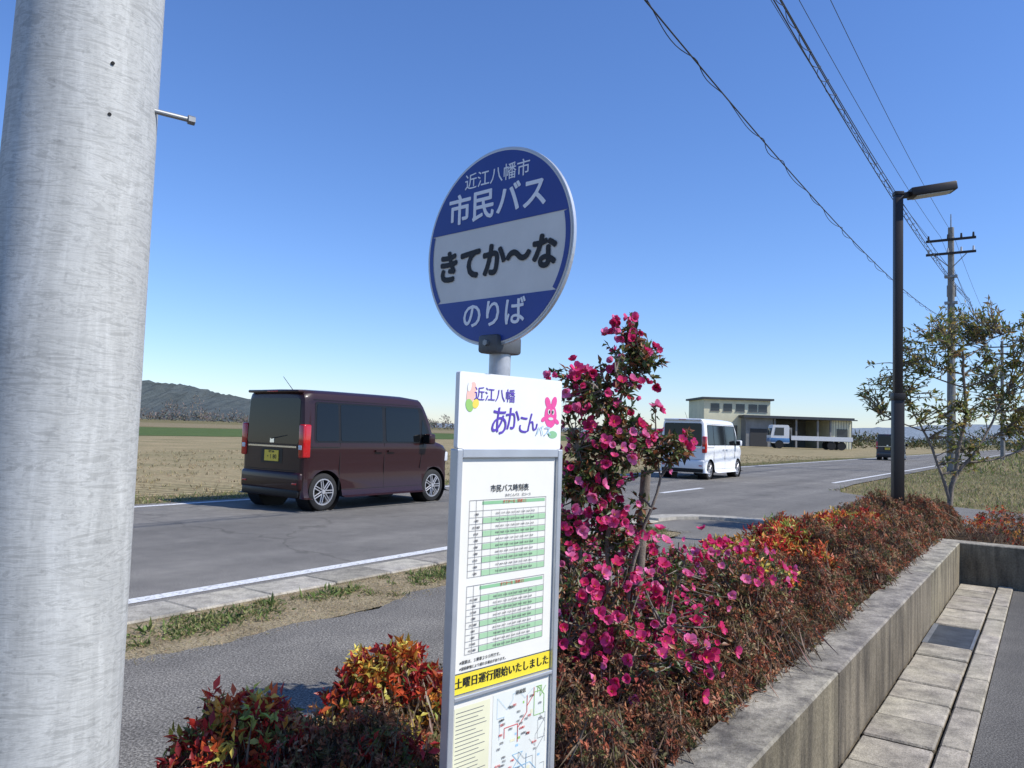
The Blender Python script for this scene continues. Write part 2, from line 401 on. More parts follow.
bd.prism(rounded([(-.183,1.272),(.183,1.272),(.183,1.455),(-.183,1.455)],.006,3),lambda a,b_,t:(a,t,b_),-.008,.006,white)
bd.done('header_board',bs)
bd=Build()
W=.187
for z0,z1 in ((1.25,1.272),(.684,.694),(.27,.29)): bd.box(-W+.018,W-.018,-.014,.012,z0,z1,alu,.002)
for x0,x1 in ((-W,-W+.0175),(W-.0175,W)): bd.box(x0,x1,-.015,.013,.26,1.271,alu,.003)
bd.box(-W+.01,W-.01,.0,.010,.28,1.26,simple('back_panel',(.5,.52,.53),.5))
bd.done('frame',bs)
def rects(name,parent,L):
    b_=Build()
    for x0,x1,z0,z1,y,m in L: b_.poly([(x0,y,z0),(x1,y,z0),(x1,y,z1),(x0,y,z1)],m)
    return b_.done(name,parent)
L=[(-.169,.169,.745,1.249,-.004,paper)]
row_green=simple('row_green',(.36,.57,.34),.7)
def table(z0,z1,n):
    x0,x1=-.135,.135
    L.append((x0+.042,x1-.004,z1-.012,z1-.004,-.0046,green))
    h=(z1-.026-z0)/n
    for i in range(n):
        a=z0+i*h
        if i%2==0: L.append((x0+.045,x1,a,a+h*.85,-.0046,row_green))
    for i in range(n+1): L.append((x0,x1,z0+i*h-.0004,z0+i*h+.0004,-.0052,pgrey))
    L.append((x0,x1,z1-.001,z1,-.0052,pgrey))
    for x in np.linspace(x0+.045,x1,9): L.append((x-.0003,x+.0003,z0,z1-.026,-.0052,pgrey))
    for x in (x0,x0+.022,x0+.045,x1): L.append((x-.0005,x+.0005,z0,z1,-.0053,pgrey))
table(.965,1.148,10); table(.785,.945,9)
rects('timetable',bs,L)
text(bs,'市民バス時刻表',.0195,0,1.173,-.0056,blk,bold=.0001)
text(bs,'あかこんバス　北コース',.0085,.03,1.156,-.0056,pgrey)
text(bs,'きてか〜な（系統１）',.009,.02,1.1405,-.006,red); text(bs,'きてか〜な（系統２）',.009,.02,.9375,-.006,red)
random.seed(3)
for z0,z1,n in ((.965,1.122,10),(.785,.919,9)):
    h=(z1-z0)/n
    for i in range(n):
        z=z0+(i+.45)*h
        text(bs,'  '.join('%d:%02d'%(7+j+i//3,random.randint(0,59)) for j in range(8)),.0065,.022,z,-.006,pgrey,name='times')
        text(bs,random.choice(['近江八幡駅','市役所前','文化会館','官庁街','八幡堀','小幡町','医療センター']),.006,-.112,z,-.006,pgrey,sx=.8,name='stop_name')
text(bs,'※運賃は、１乗車２００円です。',.0095,-.15,.768,-.0056,blk,align='LEFT'); text(bs,'※道路事情により遅れる場合があります。',.0085,-.15,.754,-.0056,blk,align='LEFT')
rects('notice_sticker',bs,[(-.169,.169,.697,.742,-.0045,yel)])
for q in (0,.0006,.0012): text(bs,'土曜日運行開始いたしました',.0262,q-.0006,.72,-.0056-q*.1,blk,sx=.96)
L=[(-.169,.169,.292,.682,-.004,paper),(-.16,-.045,.5,.665,-.0046,cream),(-.035,.16,.33,.67,-.0046,simple('map_pale',(.72,.74,.68),.7)),(-.16,-.045,.33,.49,-.0046,simple('map_pale2',(.62,.72,.75),.7))]
for i in range(16):
    z=.51+i*.0095; L.append((-.155,-.155+random.uniform(.06,.1),z,z+.0016,-.0052,pgrey))
for i in range(14):
    x=random.uniform(-.03,.14); z=random.uniform(.36,.64); L.append((x,x+random.uniform(.005,.02),z,z+random.uniform(.003,.012),-.005,random.choice([cream,lblue,ygreen])))
rects('route_map',bs,L)
rt=Build()
for k,mm in enumerate((lblue,ygreen,red,pgrey,pgrey,lblue,pgrey)):
    q=[(random.uniform(-.03,.15),random.uniform(.45,.65))]
    for i in range(14):
        x,z=q[-1]; d=random.choice([(0,1),(0,-1),(1,0),(-1,0),(.7,.7),(.7,-.7)]); l=random.uniform(.02,.05)
        q.append((min(.155,max(-.03,x+d[0]*l)),min(.66,max(.335,z+d[1]*l))))
    for (a,b_),(c,d_) in zip(q[:-1],q[1:]):
        vv=Vector((c-a,d_-b_)); 
        if vv.length<.004: continue
        nn=Vector((-vv.y,vv.x)).normalized()*(.0009 if k<3 else .0004)
        rt.poly([(a+nn.x,-.0056-.0001*k,b_+nn.y),(c+nn.x,-.0056-.0001*k,d_+nn.y),(c-nn.x,-.0056-.0001*k,d_-nn.y),(a-nn.x,-.0056-.0001*k,b_-nn.y)],mm)
rt.done('route_lines',bs)
for i in range(44):
    text(bs,random.choice(['長光寺','武佐','西庄','安土','駅前','小田','金剛寺','野田','沖島']),.0062,random.uniform(-.02,.14),random.uniform(.42,.65),-.0068,random.choice([blk,pgrey,pgrey,red]),name='map_label')
text(bs,'路線図',.012,.06,.66,-.0068,blk)
text(bs,'近江八幡',.036,-.066,1.402,-.0095,purp,sx=.98,name='city_name')
hx=-.05
for ch,dz,sz,rt_ in (('あ',0,.078,.1),('か',.008,.066,-.05),('こ',-.004,.054,.1),('ん',.002,.056,-.1)):
    for q in (0,.0012): text(bs,ch,sz,hx+q,1.335+dz+q*.5,-.0095-q*.1,purp,sx=.8,name='logo_text',rot=rt_)
    hx+=sz*.6
text(bs,'バス',.03,.112,1.318,-.0115,lblue,name='logo_text')
def disc2(bd,x,z,rx,rz,y,m,n=20,rot=0):
    pts=[]
    for i in range(n):
        a=i/n*2*math.pi; u=rx*math.cos(a);v_=rz*math.sin(a)
        pts.append((x+u*math.cos(rot)-v_*math.sin(rot),y,z+u*math.sin(rot)+v_*math.cos(rot)))
    bd.poly(pts,m)
bd=Build()
disc2(bd,.14,1.36,.024,.032,-.0088,pink); disc2(bd,.128,1.394,.010,.016,-.0089,pink,rot=.4); disc2(bd,.153,1.396,.010,.016,-.0090,pink,rot=-.3)
disc2(bd,.133,1.37,.005,.007,-.0098,white); disc2(bd,.148,1.37,.005,.007,-.0098,white); disc2(bd,.134,1.37,.003,.005,-.0102,blk); disc2(bd,.147,1.37,.003,.005,-.0102,blk)
disc2(bd,.14,1.352,.010,.004,-.0098,signw); disc2(bd,.113,1.35,.010,.006,-.0091,pink,rot=.5); disc2(bd,.165,1.345,.010,.006,-.0091,pink,rot=-.5)
disc2(bd,.15,1.31,.018,.010,-.0086,green)
disc2(bd,-.145,1.405,.014,.028,-.0088,simple('logo_peach',(.85,.5,.42),.6),rot=-.3); disc2(bd,-.15,1.375,.012,.016,-.0089,ygreen,rot=.4); disc2(bd,-.13,1.38,.010,.012,-.0090,simple('logo_yellow',(.85,.65,.1),.6),rot=-.5)
disc2(bd,-.152,1.42,.006,.012,-.0093,white,rot=-.2)
bd.done('header_logo',bs)
dr=empty('disc',(-.032,.042,1.788),math.radians(-87.5),bs)
bd=Build()
R=.257
def circ(rad,n=96): return [(rad*math.cos(i/n*2*math.pi),rad*math.sin(i/n*2*math.pi)) for i in range(n)]
bd.prism(circ(R),lambda a,b_,t:(a,t,b_),-.004,.006,alu)
bd.prism(circ(R-.005),lambda a,b_,t:(a,t,b_),-.0055,-.0045,signw)
def seg(rad,z0,z1,n=40):
    a0=math.asin(max(-1,min(1,z0/rad))); a1=math.asin(max(-1,min(1,z1/rad)))
    pr=[(rad*math.cos(a0+(a1-a0)*i/n),rad*math.sin(a0+(a1-a0)*i/n)) for i in range(n+1)]
    return pr+[(-x,z) for x,z in reversed(pr)]
Rb=R-.009
bd.prism(seg(Rb,.058,Rb*.99999),lambda a,b_,t:(a,t,b_),-.0068,-.0056,blue)
bd.prism(seg(Rb,-Rb*.99999,-.132),lambda a,b_,t:(a,t,b_),-.0068,-.0056,blue)
for sgn in (1,-1):
    a0=math.asin(-.132/Rb);a1=math.asin(.058/Rb)
    o=[(sgn*Rb*math.cos(a0+(a1-a0)*i/20),Rb*math.sin(a0+(a1-a0)*i/20)) for i in range(21)]
    q=[(sgn*(Rb-.014)*math.cos(a0+(a1-a0)*i/20),(Rb-.014)*math.sin(a0+(a1-a0)*i/20)) for i in range(21)]
    for i in range(20): bd.poly([(x,-.0068,z) for x,z in (o[i],o[i+1],q[i+1],q[i])],blue)
bd.done('disc_plate',dr)
bd=Build(); dkb=simple('bracket_dark',(.09,.095,.1),.5,.3,var=.3)
bd.box(-.034,.034,-.022,.075,-.275,-.228,dkb,.008); bd.cyl((0,-.03,-.25),(0,-.02,-.25),.008,.008,steel,6)
bd.box(-.02,.02,.0062,.012,-.22,.2,alu,.002)
bd.done('bracket',dr,40)
text(dr,'近江八幡市',.0455,0,.185,-.0075,inkw,bold=.0002,sx=1.03)
btext(dr,'市民バス',.086,0,.112,-.0075,inkw,sx=1.03,d=.0018)
btext(dr,'きてか〜な',.092,0,-.04,-.0075,blk,sx=.92,d=.0038)
btext(dr,'のりば',.075,.003,-.178,-.0075,inkw,sx=1.0,d=.0012)

# ------------------------------------------------------------ street lamp
brown=simple('lamp_paint',(.022,.016,.013),.45,.2,var=.15)
lp=empty('street_lamp',(4.30,8.55,0),math.radians(-8))
bd=Build()
bd.box(-.12,.12,-.12,.12,.0,.32,m_conc,.01); bd.box(-.055,.055,-.055,.055,.3,1.85,brown,.006); bd.box(-.062,.062,-.062,.062,1.78,1.86,brown,.004)
bd.box(-.043,.043,-.043,.043,1.86,4.12,brown,.006); bd.box(-.05,.05,-.05,.05,4.1,4.14,brown,.004)
bd.done('post',lp,40)
bd=Build(); MM=Matrix.Translation((.0,0,4.09))@Matrix.Rotation(math.radians(-9),4,'Y')
bd.box(.04,.14,-.03,.03,-.03,.03,brown,.004,M=MM); bd.box(.12,.6,-.10,.10,-.04,.055,brown,.012,M=MM)
bd.box(.17,.55,-.08,.08,-.047,-.041,simple('lamp_glass',(.55,.55,.5),.3),0,M=MM)
bd.done('head',lp,40)

# ------------------------------------------------------------ utility poles and wires
concp=concrete('pole_concrete',(.27,.26,.24),stain=.3); wire_m=simple('wire',(.03,.03,.032),.6); ins=simple('insulator',(.6,.6,.6),.3)
PP=[(18.9,33.0)]; PP.append((PP[0][0]+44*DX,PP[0][1]+44*DY)); PP.insert(0,(PP[0][0]-40*DX,PP[0][1]-40*DY))
for (x,y) in PP[1:]:
    up=empty('utility_pole',(x,y,0),HEAD)
    bd=Build(); bd.cyl((0,0,0),(0,0,10.7),.19,.115,concp,20); bd.done('shaft',up,40)
    bd=Build()
    for z,h in ((9.55,.95),(10.15,.95)):
        bd.box(-.16,-.08,-h,h,z-.05,z+.05,brown); 
        for q in (-.85,-.4,.1,.85): bd.cyl((-.12,q,z+.04),(-.12,q,z+.24),.05,.035,ins if z<10 else brown,10)
    bd.cyl((-.12,.6,9.5),(0,0,8.9),.02,.02,steel,6); bd.cyl((-.12,-.6,9.5),(0,0,8.9),.02,.02,steel,6)
    for z in (8.55,7.4,6.6): bd.box(-.13,.13,-.25,.25,z-.05,z+.05,steel)
    bd.box(.12,.32,-.18,.18,7.7,8.2,steel,.02)
    bd.cyl((0,0,10.7),(0,0,11.3),.03,.02,steel,8)
    for k in range(9): bd.cyl((0,-.13,3+k*.45),(0,-.32,3+k*.45),.01,.01,steel,6)
    bd.done('fittings',up,40)
paths=[]
def span(a,b,z0,off,sag,n=40,rad=.009,spiral=0,z1=None,amp=.035):
    z1=z0 if z1 is None else z1
    t=np.linspace(0,1,n); ox,oy=off*DY,-off*DX
    pts=np.stack([a[0]+(b[0]-a[0])*t+ox,a[1]+(b[1]-a[1])*t+oy,z0+(z1-z0)*t-4*sag*t*(1-t)],1)
    paths.append((pts,rad))
    if spiral:
        n2=int(spiral*12); t=np.linspace(0,1,n2); ph=t*spiral*2*math.pi+.8*np.sin(t*90)
        px=np.stack([a[0]+(b[0]-a[0])*t+ox,a[1]+(b[1]-a[1])*t+oy,z0+(z1-z0)*t-4*sag*t*(1-t)],1)
        am=amp*(.8+.35*np.sin(t*57))
        px[:,0]+=np.cos(ph)*am*DY; px[:,1]-=np.cos(ph)*am*DX; px[:,2]+=np.sin(ph)*am-amp*.8
        paths.append((px,rad*.6))
for a,b_ in ((PP[0],PP[1]),(PP[1],PP[2])):
    for off in (-.85,-.4,.1): span(a,b_,10.35,off,.7,rad=.007)
    span(a,b_,8.6,.2,.8,rad=.009)
    span(a,b_,7.55,.66,.75,rad=.009,spiral=70,amp=.05); span(a,b_,7.35,.70,.78,rad=.009)
    span(a,b_,6.65,-.1,.9,rad=.010,spiral=30,amp=.038)
V,F=tubes(paths,5); npmesh('overhead_wires',V,F,None,wire_m,smooth=True)

# ------------------------------------------------------------ cars
tyre=simple('tyre',(.018,.018,.018),.85,var=.2); glass=simple('tinted_glass',(.006,.007,.008),.05,spec=.35)
trim=simple('black_trim',(.012,.012,.013),.4,spec=.3); chrome=simple('chrome',(.7,.7,.72),.15,1); alloy=simple('alloy',(.55,.55,.57),.3,.6)
lens=simple('red_lens',(.45,.008,.01),.15,coat=.6); plate_y=simple('plate_yellow',(.75,.55,.05),.5); clear=simple('headlamp',(.6,.62,.65),.1)
def kei_car(name,paint,r,s):
    root=empty(name,rs(r,s,.002),HEAD)
    ZT=1.84; TL=.025
    LV=[(.20,-.12),(.22,-.03),(.30,0),(.50,.0),(.62,.012),(.80,.006),(.93,0),(.98,.004),(1.05,.009),(1.30,.033),(1.58,.060),(1.71,.073),(1.775,.098),(1.815,.155),(1.835,.30)]
    ST=[(-1.695,.645,1.74),(-1.69,.685,1.775),(-1.665,.718,1.81),(-1.61,.735,1.83),(-1.5,.7375,1.835),(-1.0,.7375,1.84),(0,.7375,1.84),(.60,.7375,1.835),(.92,.7375,1.81),(1.01,.735,1.72),(1.09,.732,1.54),(1.18,.728,1.32),(1.27,.724,1.11),(1.33,.72,1.06),(1.45,.715,1.03),(1.57,.70,.995),(1.65,.665,.94),(1.69,.60,.88)]
    V=[];rings=[]
    for x,w_,zt in ST:
        zs=min(.98,zt-.06); half=[]
        for z,ins_ in LV:
            zz_= z*zs/.98 if z<=.98 else zs+(z-.98)/(ZT-.98)*(zt-zs)
            k=(zt-.98)/(ZT-.98) if zt<1.7 else 1
            y=max(.02,w_-ins_*(1 if z<=.98 else max(k,.55)))
            xx=x+(max(0,zz_-1.0)*TL if x<-1.45 else 0)
            half.append((xx,y,zz_))
        xx=x+(max(0,zt-1.0)*TL if x<-1.45 else 0)
        ring=[(a,-b_,c) for a,b_,c in half]+[(xx,0,zt)]+[(a,b_,c) for a,b_,c in reversed(half)]
        rings.append(list(range(len(V),len(V)+len(ring)))); V+=ring
    F=[];mi=[]; n=len(rings[0]); nl=len(LV)
    for i in range(len(rings)-1):
        for k in range(n):
            a,b_=rings[i][k],rings[i][(k+1)%n]; c,d_=rings[i+1][(k+1)%n],rings[i+1][k]
            F.append((a,b_,c,d_)); top= k in (nl-3,nl-2,nl-1,nl,nl+1,nl+2)
            mi.append(1 if (top and 9<=i<=11) else 0)
    for ri in (rings[0],rings[-1]):
        for k in range(nl):
            a,b_,c,d_=ri[k],ri[k+1],ri[n-2-k],ri[n-1-k]
            F.append((a,b_,c,d_) if b_!=c else (a,b_,d_)); mi.append(0)
    body=mesh_obj('body',V,F,[paint,glass,trim],None,mi)
    bm=bmesh.new(); bm.from_mesh(body.data); bmesh.ops.recalc_face_normals(bm,faces=bm.faces); bm.to_mesh(body.data); bm.free()
    cut=Build()
    for x in (-1.26,1.26):
        for sg in (1,-1): cut.cyl((x,sg*.44,.285),(x,sg*.95,.285),.33,.33,trim,48)
    cu=cut.done('cut')
    md=body.modifiers.new('b','BOOLEAN'); md.operation='DIFFERENCE'; md.solver='EXACT'; md.object=cu
    bpy.context.view_layer.update()
    dg=bpy.context.evaluated_depsgraph_get(); me=bpy.data.meshes.new_from_object(body.evaluated_get(dg))
    body.modifiers.clear(); body.data=me; bpy.data.objects.remove(cu)
    me.polygons.foreach_set('use_smooth',[True]*len(me.polygons)); me.set_sharp_from_angle(angle=math.radians(32))
    body.parent=root
    hw=lambda z:.7375-.004-max(0,z-.98)*.0935
    for sg,nm in ((-1,'r'),(1,'l')):
        bd=Build()
        def side(pts,off,m,rad=.03): bd.prism(rounded(pts,rad,4),lambda a,b_,t:(a,sg*(hw(b_)+t),b_),-.02,off,m)
        side([(-1.50,1.03),(1.05,1.03),(1.17,1.10),(.92,1.65),(-1.47,1.65)],.004,trim,.05)
        side([(-1.47,1.055),(-1.02,1.055),(-1.02,1.625),(-1.44,1.625)],.008,glass,.05)
        side([(-.97,1.055),(-.06,1.055),(-.06,1.625),(-.97,1.625)],.008,glass,.04)
        side([(.02,1.055),(.85,1.055),(.85,1.50),(.82,1.625),(.02,1.625)],.008,glass,.04)
        side([(.89,1.055),(1.11,1.08),(.93,1.45)],.008,glass,.02)
        side([(-.91,.21),(.91,.21),(.91,.28),(-.91,.28)],.012,trim,.01)
        for x in (-.99,-.02): side([(x,.30),(x+.008,.30),(x+.008,1.03),(x,1.03)],.0055,dark,.001)
        side([(.86,.6),(.868,.6),(.95,1.03),(.942,1.03)],.0055,dark,.001)
        side([(-.93,.305),(.9,.305),(.9,.312),(-.93,.312)],.0055,dark,.001)
        side([(-1.55,.955),(-1.0,.955),(-1.0,.968),(-1.55,.968)],.0065,dark,.001)
        for x in (-.24,.05): side([(x,.885),(x+.17,.885),(x+.17,.92),(x,.92)],.034,paint,.015)
        side([(-1.50,1.675),(.84,1.675),(.84,1.683),(-1.50,1.683)],.004,dark,.001)
        for x in (-1.26,1.26):
            bd.cyl((x,sg*.44,.285),(x,sg*.715,.285),.328,.328,trim,40,caps=False); bd.cyl((x,sg*.44,.285),(x,sg*.445,.285),.328,.328,trim,40)
        bd.done('side_glazing_'+nm,root)
        bd=Build(); bd.box(.89,1.05,.76*sg if sg>0 else -.93,.93*sg if sg>0 else -.76,1.02,1.2,paint,.035,3)
        bd.box(.885,.89,min(sg*.78,sg*.91),max(sg*.78,sg*.91),1.04,1.18,glass); bd.box(.93,1.02,min(sg*.68,sg*.78),max(sg*.68,sg*.78),1.03,1.08,trim,.01)
        bd.done('mirror_'+nm,root,40)
        for x in (-1.26,1.26):
            bd=Build(); y0,y1=sg*.56,sg*.71
            prof=[(.19,.0),(.245,.0),(.275,.02),(.285,.05),(.285,.10),(.275,.135),(.245,.15),(.205,.15),(.195,.13)]
            ns=40; vs=[]
            for i in range(ns):
                a=i/ns*2*math.pi; vs.append([bd.bm.verts.new((x+q*math.cos(a),y0+sg*yy,.285+q*math.sin(a))) for q,yy in prof])
            ti=bd.mi(tyre)
            for i in range(ns):
                for k in range(len(prof)-1):
                    f=bd.bm.faces.new((vs[i][k],vs[(i+1)%ns][k],vs[(i+1)%ns][k+1],vs[i][k+1])); f.material_index=ti
            bd.cyl((x,y1-sg*.07,.285),(x,y1-sg*.065,.285),.195,.195,trim,32)
            bd.cyl((x,y1-sg*.014,.285),(x,y1+sg*.002,.285),.038,.032,alloy,16)
            for i in range(ns):
                a=i/ns*2*math.pi;a2=(i+1)/ns*2*math.pi
                q=[(x+rd*math.cos(t),y1-sg*.006,.285+rd*math.sin(t)) for t,rd in ((a,.203),(a2,.203),(a2,.182),(a,.182))]; bd.poly(q,alloy)
                q=[(x+.182*math.cos(t),y1-sg*yy,.285+.182*math.sin(t)) for t,yy in ((a,.006),(a2,.006),(a2,.065),(a,.065))]; bd.poly(q,alloy)
            for i in range(7):
                a=i/7*2*math.pi
                Mx=Matrix.Translation((x,y1-sg*.014,.285))@Matrix.Rotation(a,4,'Y')
                for dz in (-.019,.019): bd.box(.03,.186,-.009,.009,dz-.008,dz+.008,alloy,.003,1,M=Mx)
            bd.done('wheel',root,35)
    xr=lambda z:-1.695+max(0,z-1.0)*TL
    bd=Build()
    def rear(pts,off,m,rad=.03): bd.prism(rounded(pts,rad,4),lambda a,b_,t:(xr(b_)-t,a,b_),-.03,off,m)
    rear([(-.61,1.00),(.61,1.00),(.595,1.69),(-.595,1.69)],.004,glass,.06)
    rear([(-.57,.945),(.57,.945),(.57,.97),(-.57,.97)],.012,chrome,.005)
    rear([(-.25,.70),(.25,.70),(.25,.925),(-.25,.925)],.003,trim,.02)
    rear([(-.165,.73),(.165,.73),(.165,.895),(-.165,.895)],.012,plate_y,.005)
    rear([(-.60,.60),(.60,.60),(.60,.607),(-.60,.607)],.002,dark,.001)
    rear([(-.05,1.01),(.05,1.01),(.045,1.075),(-.045,1.075)],.012,chrome,.01)
    bd.box(-1.735,-1.58,-.70,.70,.30,.585,paint,.05,3); bd.box(-1.73,-1.58,-.66,.66,.21,.33,trim,.02)
    for sg in (1,-1):
        bd.box(-1.72,-1.57,min(sg*.62,sg*.742),max(sg*.62,sg*.742),.80,1.30,lens,.025,3)
        bd.box(-1.728,-1.6,min(sg*.635,sg*.71),max(sg*.635,sg*.71),.92,.99,clear,.01)
        bd.box(-1.742,-1.70,min(sg*.54,sg*.64),max(sg*.54,sg*.64),.40,.43,lens,.005)
    bd.box(-1.74,-1.42,-.60,.60,1.772,1.815,paint,.015,2)
    bd.box(-1.745,-1.70,-.12,.12,1.784,1.80,lens,.003)
    bd.cyl((-1.705,.02,1.07),(-1.695,-.34,1.13),.008,.006,trim,6)
    bd.cyl((-1.35,.0,1.83),(-1.55,.0,2.03),.006,.004,trim,6)
    bd.done('rear',root,40)
    for tx,sz,z in (('滋賀 580',.035,.87),('・1 80',.09,.795)):
        t=text(root,tx,sz,0,0,0,blk,name='plate_text',bold=.001); t.rotation_euler=(math.radians(90),0,math.radians(-90)); t.location=(-1.709,0,z)
    bd=Build()
    for sg in (1,-1): bd.box(1.55,1.70,min(sg*.45,sg*.68),max(sg*.45,sg*.68),.70,.88,clear,.03,3)
    bd.box(1.60,1.715,-.42,.42,.70,.84,trim,.02); bd.box(1.60,1.73,-.62,.62,.22,.46,trim,.04); bd.box(1.70,1.735,-.165,.165,.48,.64,plate_y,.004)
    bd.done('front',root,40)
    return root
def carpaint(name,c,fl=.0,coat=.5,rough=.4):
    return simple(name,c,rough,fl,coat=coat,var=.04,spec=.3)
kei_car('kei_car',carpaint('maroon_paint',(.024,.0045,.005),.0,.4),9.28,-9.75)
kei_car('kei_car',carpaint('white_paint',(.78,.78,.77),0,.5),23.9,-9.15)
kei_car('kei_car',carpaint('grey_paint',(.05,.055,.065),.4),61,-9.3)

# ------------------------------------------------------------ farm building and truck
creamw=simple('cream_cladding',(.70,.66,.46),.8,var=.1,vs=.8); roofm=simple('roof_dark',(.045,.05,.055),.6,var=.2,vs=1); shade=simple('shed_dark',(.05,.05,.05),.9); greyw=simple('grey_cladding',(.22,.22,.21),.8,var=.2,vs=1)
wing=simple('window_glass',(.04,.05,.06),.1)
wh=empty('warehouse',(28.8,112,0),math.radians(2))
bd=Build()
bd.box(0,10.0,2.5,11,0,6.8,creamw); bd.box(-.4,10.4,2.0,11.5,6.81,7.1,roofm)
for x in (1.0,2.9,4.8,6.7,8.2): bd.box(x,x+1.3,2.44,2.6,5.1,6.2,wing); bd.box(x-.08,x+1.38,2.42,2.49,5.0,5.09,greyw)
bd.box(1,5,2.42,2.55,.3,3,wing)
bd.done('two_storey_block',wh)
bd=Build()
bd.box(5.2,21.6,0,10,4.2,4.55,roofm); bd.box(5.0,21.8,-.5,0,4.15,4.3,roofm)
bd.box(5.6,9.6,.3,9.8,0,4.19,greyw); bd.box(6.2,8.8,.24,.4,.0,2.6,shade)
bd.box(18.3,21.3,.3,9.8,0,4.19,creamw); bd.box(19.1,20.7,.22,.4,1.6,2.9,wing); bd.box(9.61,18.29,9.4,9.8,0,4.19,greyw)
for x in (9.8,13.0,16.2,18.1): bd.box(x-.12,x+.12,.1,.34,0,4.19,greyw)
bd.box(10,12.8,9.2,9.39,0,3.2,shade)
for x in np.arange(18.5,21.3,.4): bd.box(x,x+.05,.26,.3,0,4.1,greyw)
bd.done('open_shed',wh)
tk=empty('flatbed_truck',(38.9,100,0),math.radians(174)); tk.scale=(1.12,1.12,1.12)
bd=Build(); tb=simple('truck_blue',(.07,.2,.42),.35,coat=.6); tw=simple('truck_white',(.75,.75,.74),.4)
bd.prism(rounded([(2.6,.6),(4.6,.6),(4.65,1.5),(4.4,2.7),(2.7,2.7),(2.6,2.5)],.12),lambda a,b_,t:(a,t,b_),-1.1,1.1,tw)
bd.box(2.55,4.68,-1.12,1.12,.7,1.2,tb,.05); bd.prism([(3.2,1.5),(4.3,1.5),(4.15,2.4),(3.2,2.4)],lambda a,b_,t:(a,t,b_),-1.12,1.12,wing)
bd.box(4.52,4.69,-.95,.95,1.5,2.3,wing,.02)
bd.box(-4.4,2.4,-1.15,1.15,.95,1.15,shade); bd.box(-4.4,2.4,-1.17,-1.13,1.0,1.5,tw); bd.box(-4.4,2.4,1.13,1.17,1.0,1.5,tw); bd.box(2.3,2.45,-1.1,1.1,1.1,2.4,greyw)
for x in (3.7,-2.1,-3.2):
    for y in (-1,1): bd.cyl((x,y*.85,.48),(x,y*1.12,.48),.48,.48,tyre,20)
bd.done('truck_body',tk,40)

# ------------------------------------------------------------ hills, distant trees
def ridge(name,pts,depth,m,n=90,seed=0):
    rg=np.random.default_rng(seed); V=[];F=[]
    xs=np.linspace(pts[0][0],pts[-1][0],n); px=[q[0] for q in pts]
    ys=np.interp(xs,px,[q[1] for q in pts]); zs=np.interp(xs,px,[q[2] for q in pts])
    rows=9
    for j in range(rows):
        t=j/(rows-1); k=math.sin(t*math.pi/2)
        for i in range(n):
            z=zs[i]*k*(1+.06*rg.normal()*(.4 if j==rows-1 else 1)*(0 if j==0 else 1))
            V.append((xs[i],ys[i]+depth*t,z-.5))
    for j in range(rows-1):
        for i in range(n-1): a=j*n+i; F.append((a,a+1,a+n+1,a+n))
    return mesh_obj(name,V,F,m,smooth=True)
hm=soil('hill_forest_haze',(.068,.088,.098),(.092,.110,.115),.03,.2)  # forest colour with distance haze mixed into the base tones
hf=soil('hill_far_haze',(.20,.25,.31),(.23,.28,.34),.005,.1)  # blue-grey is aerial haze painted as base colour
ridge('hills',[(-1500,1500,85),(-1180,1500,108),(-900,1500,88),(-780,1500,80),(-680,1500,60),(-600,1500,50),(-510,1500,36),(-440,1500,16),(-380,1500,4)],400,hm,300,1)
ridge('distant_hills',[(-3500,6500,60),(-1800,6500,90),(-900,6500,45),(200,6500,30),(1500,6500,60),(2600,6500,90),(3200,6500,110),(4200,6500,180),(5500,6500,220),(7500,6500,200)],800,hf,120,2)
def mass(name,items,pal,size,n):
    P=[];D=[];C=[]
    for (x,y,w_,d,h) in items:
        k=int(n*w_/10)
        px=rng.normal(size=k)*.38*w_+x; hh=h*(.55+.45*np.sin(px*.35+x)*np.sin(px*.13+2))*(1-.5*np.abs((px-x)/(w_*1.2))**2)
        z=rng.random(k)**.7*np.clip(hh,h*.3,h)*1.0
        P.append(np.stack([px,y+rng.normal(size=k)*d*.4,z],1)); C.append(pick(pal,k,.25))
    P=np.concatenate(P);C=np.concatenate(C); D=rng.normal(size=P.shape); D[:,2]+=.8
    v=leaf_arrays(P,D,size*(.6+rng.random(len(P))),size*.3,C,flat=2)
    return npmesh(name,*v,LEAF)
mass('distant_trees',[(-190,430,18,10,14),(-172,430,14,10,17),(-215,430,20,10,10),(-150,440,18,10,12),(-135,440,9,8,8),(-45,400,10,6,8),(-33,400,6,6,10),(-60,420,12,6,6),(-255,440,30,10,10),(-300,440,30,10,10),(-100,460,25,8,5)],[(.24,.195,.165),(.3,.24,.2),(.19,.165,.14)],1.4,230)
mass('distant_trees',[(62,150,12,4,2.4),(75,150,16,6,3.2),(95,150,20,8,3.8),(120,160,25,8,4.5),(56,130,5,3,1.6)],[(.07,.09,.03),(.12,.11,.045),(.15,.12,.05),(.05,.07,.03)],.7,500)
mass('distant_trees',[(x,700,60,8,6) for x in range(-300,900,70)],[(.15,.165,.15),(.18,.18,.15)],4,50)

